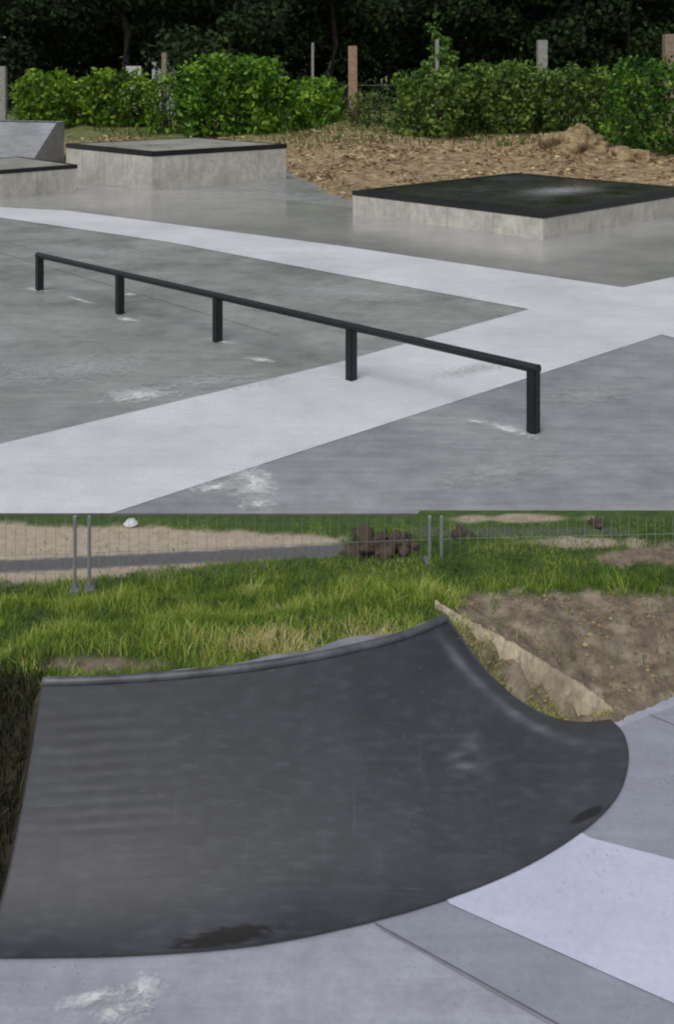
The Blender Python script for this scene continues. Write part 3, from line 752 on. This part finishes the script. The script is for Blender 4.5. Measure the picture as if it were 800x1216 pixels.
tag(o, 'crumbs of soil and gravel strewn over the bare earth', 'gravel', kind='stuff')

n = 9000; X = rng.uniform(.5, 1.4, n); Y = rng.uniform(4.85, 5.2, n); Z = tz(X, Y)
cl = np.array([noise.noise(Vector((p*7, q*7, 3))) for p, q in zip(X, Y)])
keep = ~inside(X, Y) & (cl > .05) & (Z > .02); X, Y, Z, cl = X[keep], Y[keep], Z[keep], cl[keep]
o = blades('dry_grass', np.stack([X, Y, Z-.004], 1), rng.uniform(.01,.035,len(X)), .004, M['grass'], np.clip(.75+rng.normal(size=len(X))*.25, 0, 1), .9)
tag(o, 'dry yellow tufts between the mortar ridge and the quarter pipe', 'dry grass', kind='stuff')
# rough pale ridge of mortar on the right shoulder
pts = curve([(q[0], q[1], q[2]) for q in RG], 120); vv = []; ff = []
prof = [(-1.25,-.8),(-1.0,.05),(-.8,.45),(-.5,.8),(-.2,1),(.15,.95),(.45,.75),(.75,.4),(1.05,.1),(1.3,-.8)]
for i, p in enumerate(pts):
    u = i/119; t = pts[min(i+1,119)]-pts[max(i-1,0)]; t /= np.linalg.norm(t); nn = np.array([-t[1], t[0], 0])
    wd = (.04+.025*math.sin(u*math.pi))*(1+.3*noise.noise(Vector((u*9,0,0)))); wd *= min(1, .35+u*8)*min(1, .3+(1-u)*6)
    for k, (a, b) in enumerate(prof):
        q = p+nn*a*wd*(1+.35*noise.noise(Vector((u*14, k, 1))))+nn*.012*noise.noise(Vector((u*40, k, 3)))
        g = float(tz(np.array(q[0]), np.array(q[1]))); e = max(0, b)
        q[2] = (g-.012)*(1-e)+(max(g, p[2]-.012)+.014)*e+(.012*noise.noise(Vector((u*30, k*.7, 9)))+.008*noise.noise(Vector((u*90, k*1.7, 9))))
        vv.append(q)
np_ = len(prof)
for i in range(119):
    for k in range(np_-1): ff.append((i*np_+k, i*np_+k+1, (i+1)*np_+k+1, (i+1)*np_+k))
ff += [tuple(range(np_)), tuple(119*np_+k for k in range(np_))[::-1]]
o = pydata('mortar_ridge', vv, ff, M['sandbeam'], smooth=False)
tag(o, 'long beige ridge of rough mortar sloping down beside the quarter pipe', 'mortar ridge')

# dark clods and things on the field
def field(px, py, z=0): return at(px, py, z)
c = field(442, 652); tag(lump('earth_heap', (c[0], c[1], -.02), .14, .11, M['stonedark'], 5, 1.0, sub=4, fr=1.7), 'dark brown heap of broken earth on the field edge', 'earth heap')
c = field(474, 648); tag(lump('earth_heap', (c[0], c[1], 0), .10, .065, M['stonedark'], 8, 1.0, sub=4, fr=1.7), 'smaller dark clod right beside the broken earth heap', 'earth heap')
c = field(545, 642); tag(lump('earth_heap', (c[0], c[1], 0), .08, .055, M['stonedark'], 15, 1.0, sub=4, fr=1.7), 'small brown clod close to the middle fence posts', 'earth heap')
c = field(707, 627); tag(lump('earth_heap', (c[0], c[1], 0), .07, .05, M['stonedark'], 12, 1.0, sub=4, fr=1.7), 'dark clod lying on the far grass at right', 'earth heap')
c = field(155, 622); tag(lump('white_stone', (c[0], c[1], 0), .05, .035, M['white'], 2, .3, sub=3), 'small white stone on the far grass strip at left', 'stone')

# site fence panels of thin wire
def panel(a, b, label, step=.062, ht=.0):
    A, B = Vector(at(*a)), Vector(at(*b)); L = (B-A).length; d = (B-A).normalized(); ang = math.atan2(d.y, d.x)
    t = thing('site_fence', label, 'wire fence', A, ang, 'wire fence panels along the field')
    hA = H-(613-HY)/F*A.y; hB = H-(613-HY)/F*B.y
    for x, h_ in ((0, hA), (L, hB)):
        bm = bmesh.new(); tube(bm, (x,0,-.02), (x,0,h_), .011, 10)
        p = obj('post', bm, M['galv'], t, smooth=False)
        bm = bmesh.new(); prism(bm, [(x-.035,-.06),(x+.035,-.06),(x+.035,.06),(x-.035,.06)], -.01, .02, .006); obj('foot', bm, M['joint'], t)
    bm = bmesh.new(); k = step
    while k < L-.02:
        tube(bm, (k,0,.02), (k,0,hA+(hB-hA)*k/L-.004), .0016, 4, caps=False); k += step
    for fz in (.5,):
        tube(bm, (0,0,hA*fz), (L,0,hB*fz), .0016, 4, caps=False)
    obj('wire_mesh', bm, M['galv'], t)
panel((-150,712), (89,702), 'thin wire fence panel at the left before the sandy ground')
panel((106,700), (510,668), 'middle wire fence panel running from the paired posts')
panel((524,667), (900,650), 'right wire fence panel over the dark green field')

# ---------------------------------------------------------------- light, camera, world
sc = bpy.context.scene
w = bpy.data.worlds.new('World'); sc.world = w; w.use_nodes = True; nt = w.node_tree.nodes; lk = w.node_tree.links
EL, AZ = 58, 205      # sun elevation, compass direction (behind the camera, a little left)
sky = nt.new('ShaderNodeTexSky'); sky.sky_type = 'NISHITA'; sky.sun_disc = False; sky.sun_elevation = R(EL); sky.sun_rotation = R(AZ); sky.air_density = 1.2; sky.dust_density = 4
hs_ = nt.new('ShaderNodeHueSaturation'); hs_.inputs['Saturation'].default_value = .35
lk.new(sky.outputs[0], hs_.inputs['Color']); lk.new(hs_.outputs[0], nt['Background'].inputs['Color']); nt['Background'].inputs['Strength'].default_value = .12
sd = bpy.data.lights.new('sun', 'SUN'); sd.energy = .9; sd.angle = R(25); sd.color = (1, .97, .92)
so = bpy.data.objects.new('sun', sd); C.objects.link(so)
dr = Vector((math.sin(R(AZ))*math.cos(R(EL)), math.cos(R(AZ))*math.cos(R(EL)), math.sin(R(EL))))
so.rotation_euler = dr.to_track_quat('Z', 'Y').to_euler(); so.location = dr*50
cd = bpy.data.cameras.new('camera'); cam = bpy.data.objects.new('camera', cd); C.objects.link(cam); sc.camera = cam
cam.location = (0,0,H); cam.rotation_euler = (R(90),0,0)
cd.sensor_fit = 'HORIZONTAL'; cd.sensor_width = 36; cd.lens = 36*F/800; cd.shift_y = -(608-HY)/800; cd.clip_end = 2000; cd.clip_start = .05
cd.shift_y *= 1
sc.view_settings.view_transform = 'Standard'; sc.view_settings.look = 'None'; sc.view_settings.gamma = 1
sc.view_settings.exposure = 0.12
sc.render.filter_size = 2.0; sc.cycles.filter_width = 2.0
sc.cycles.max_bounces = 6
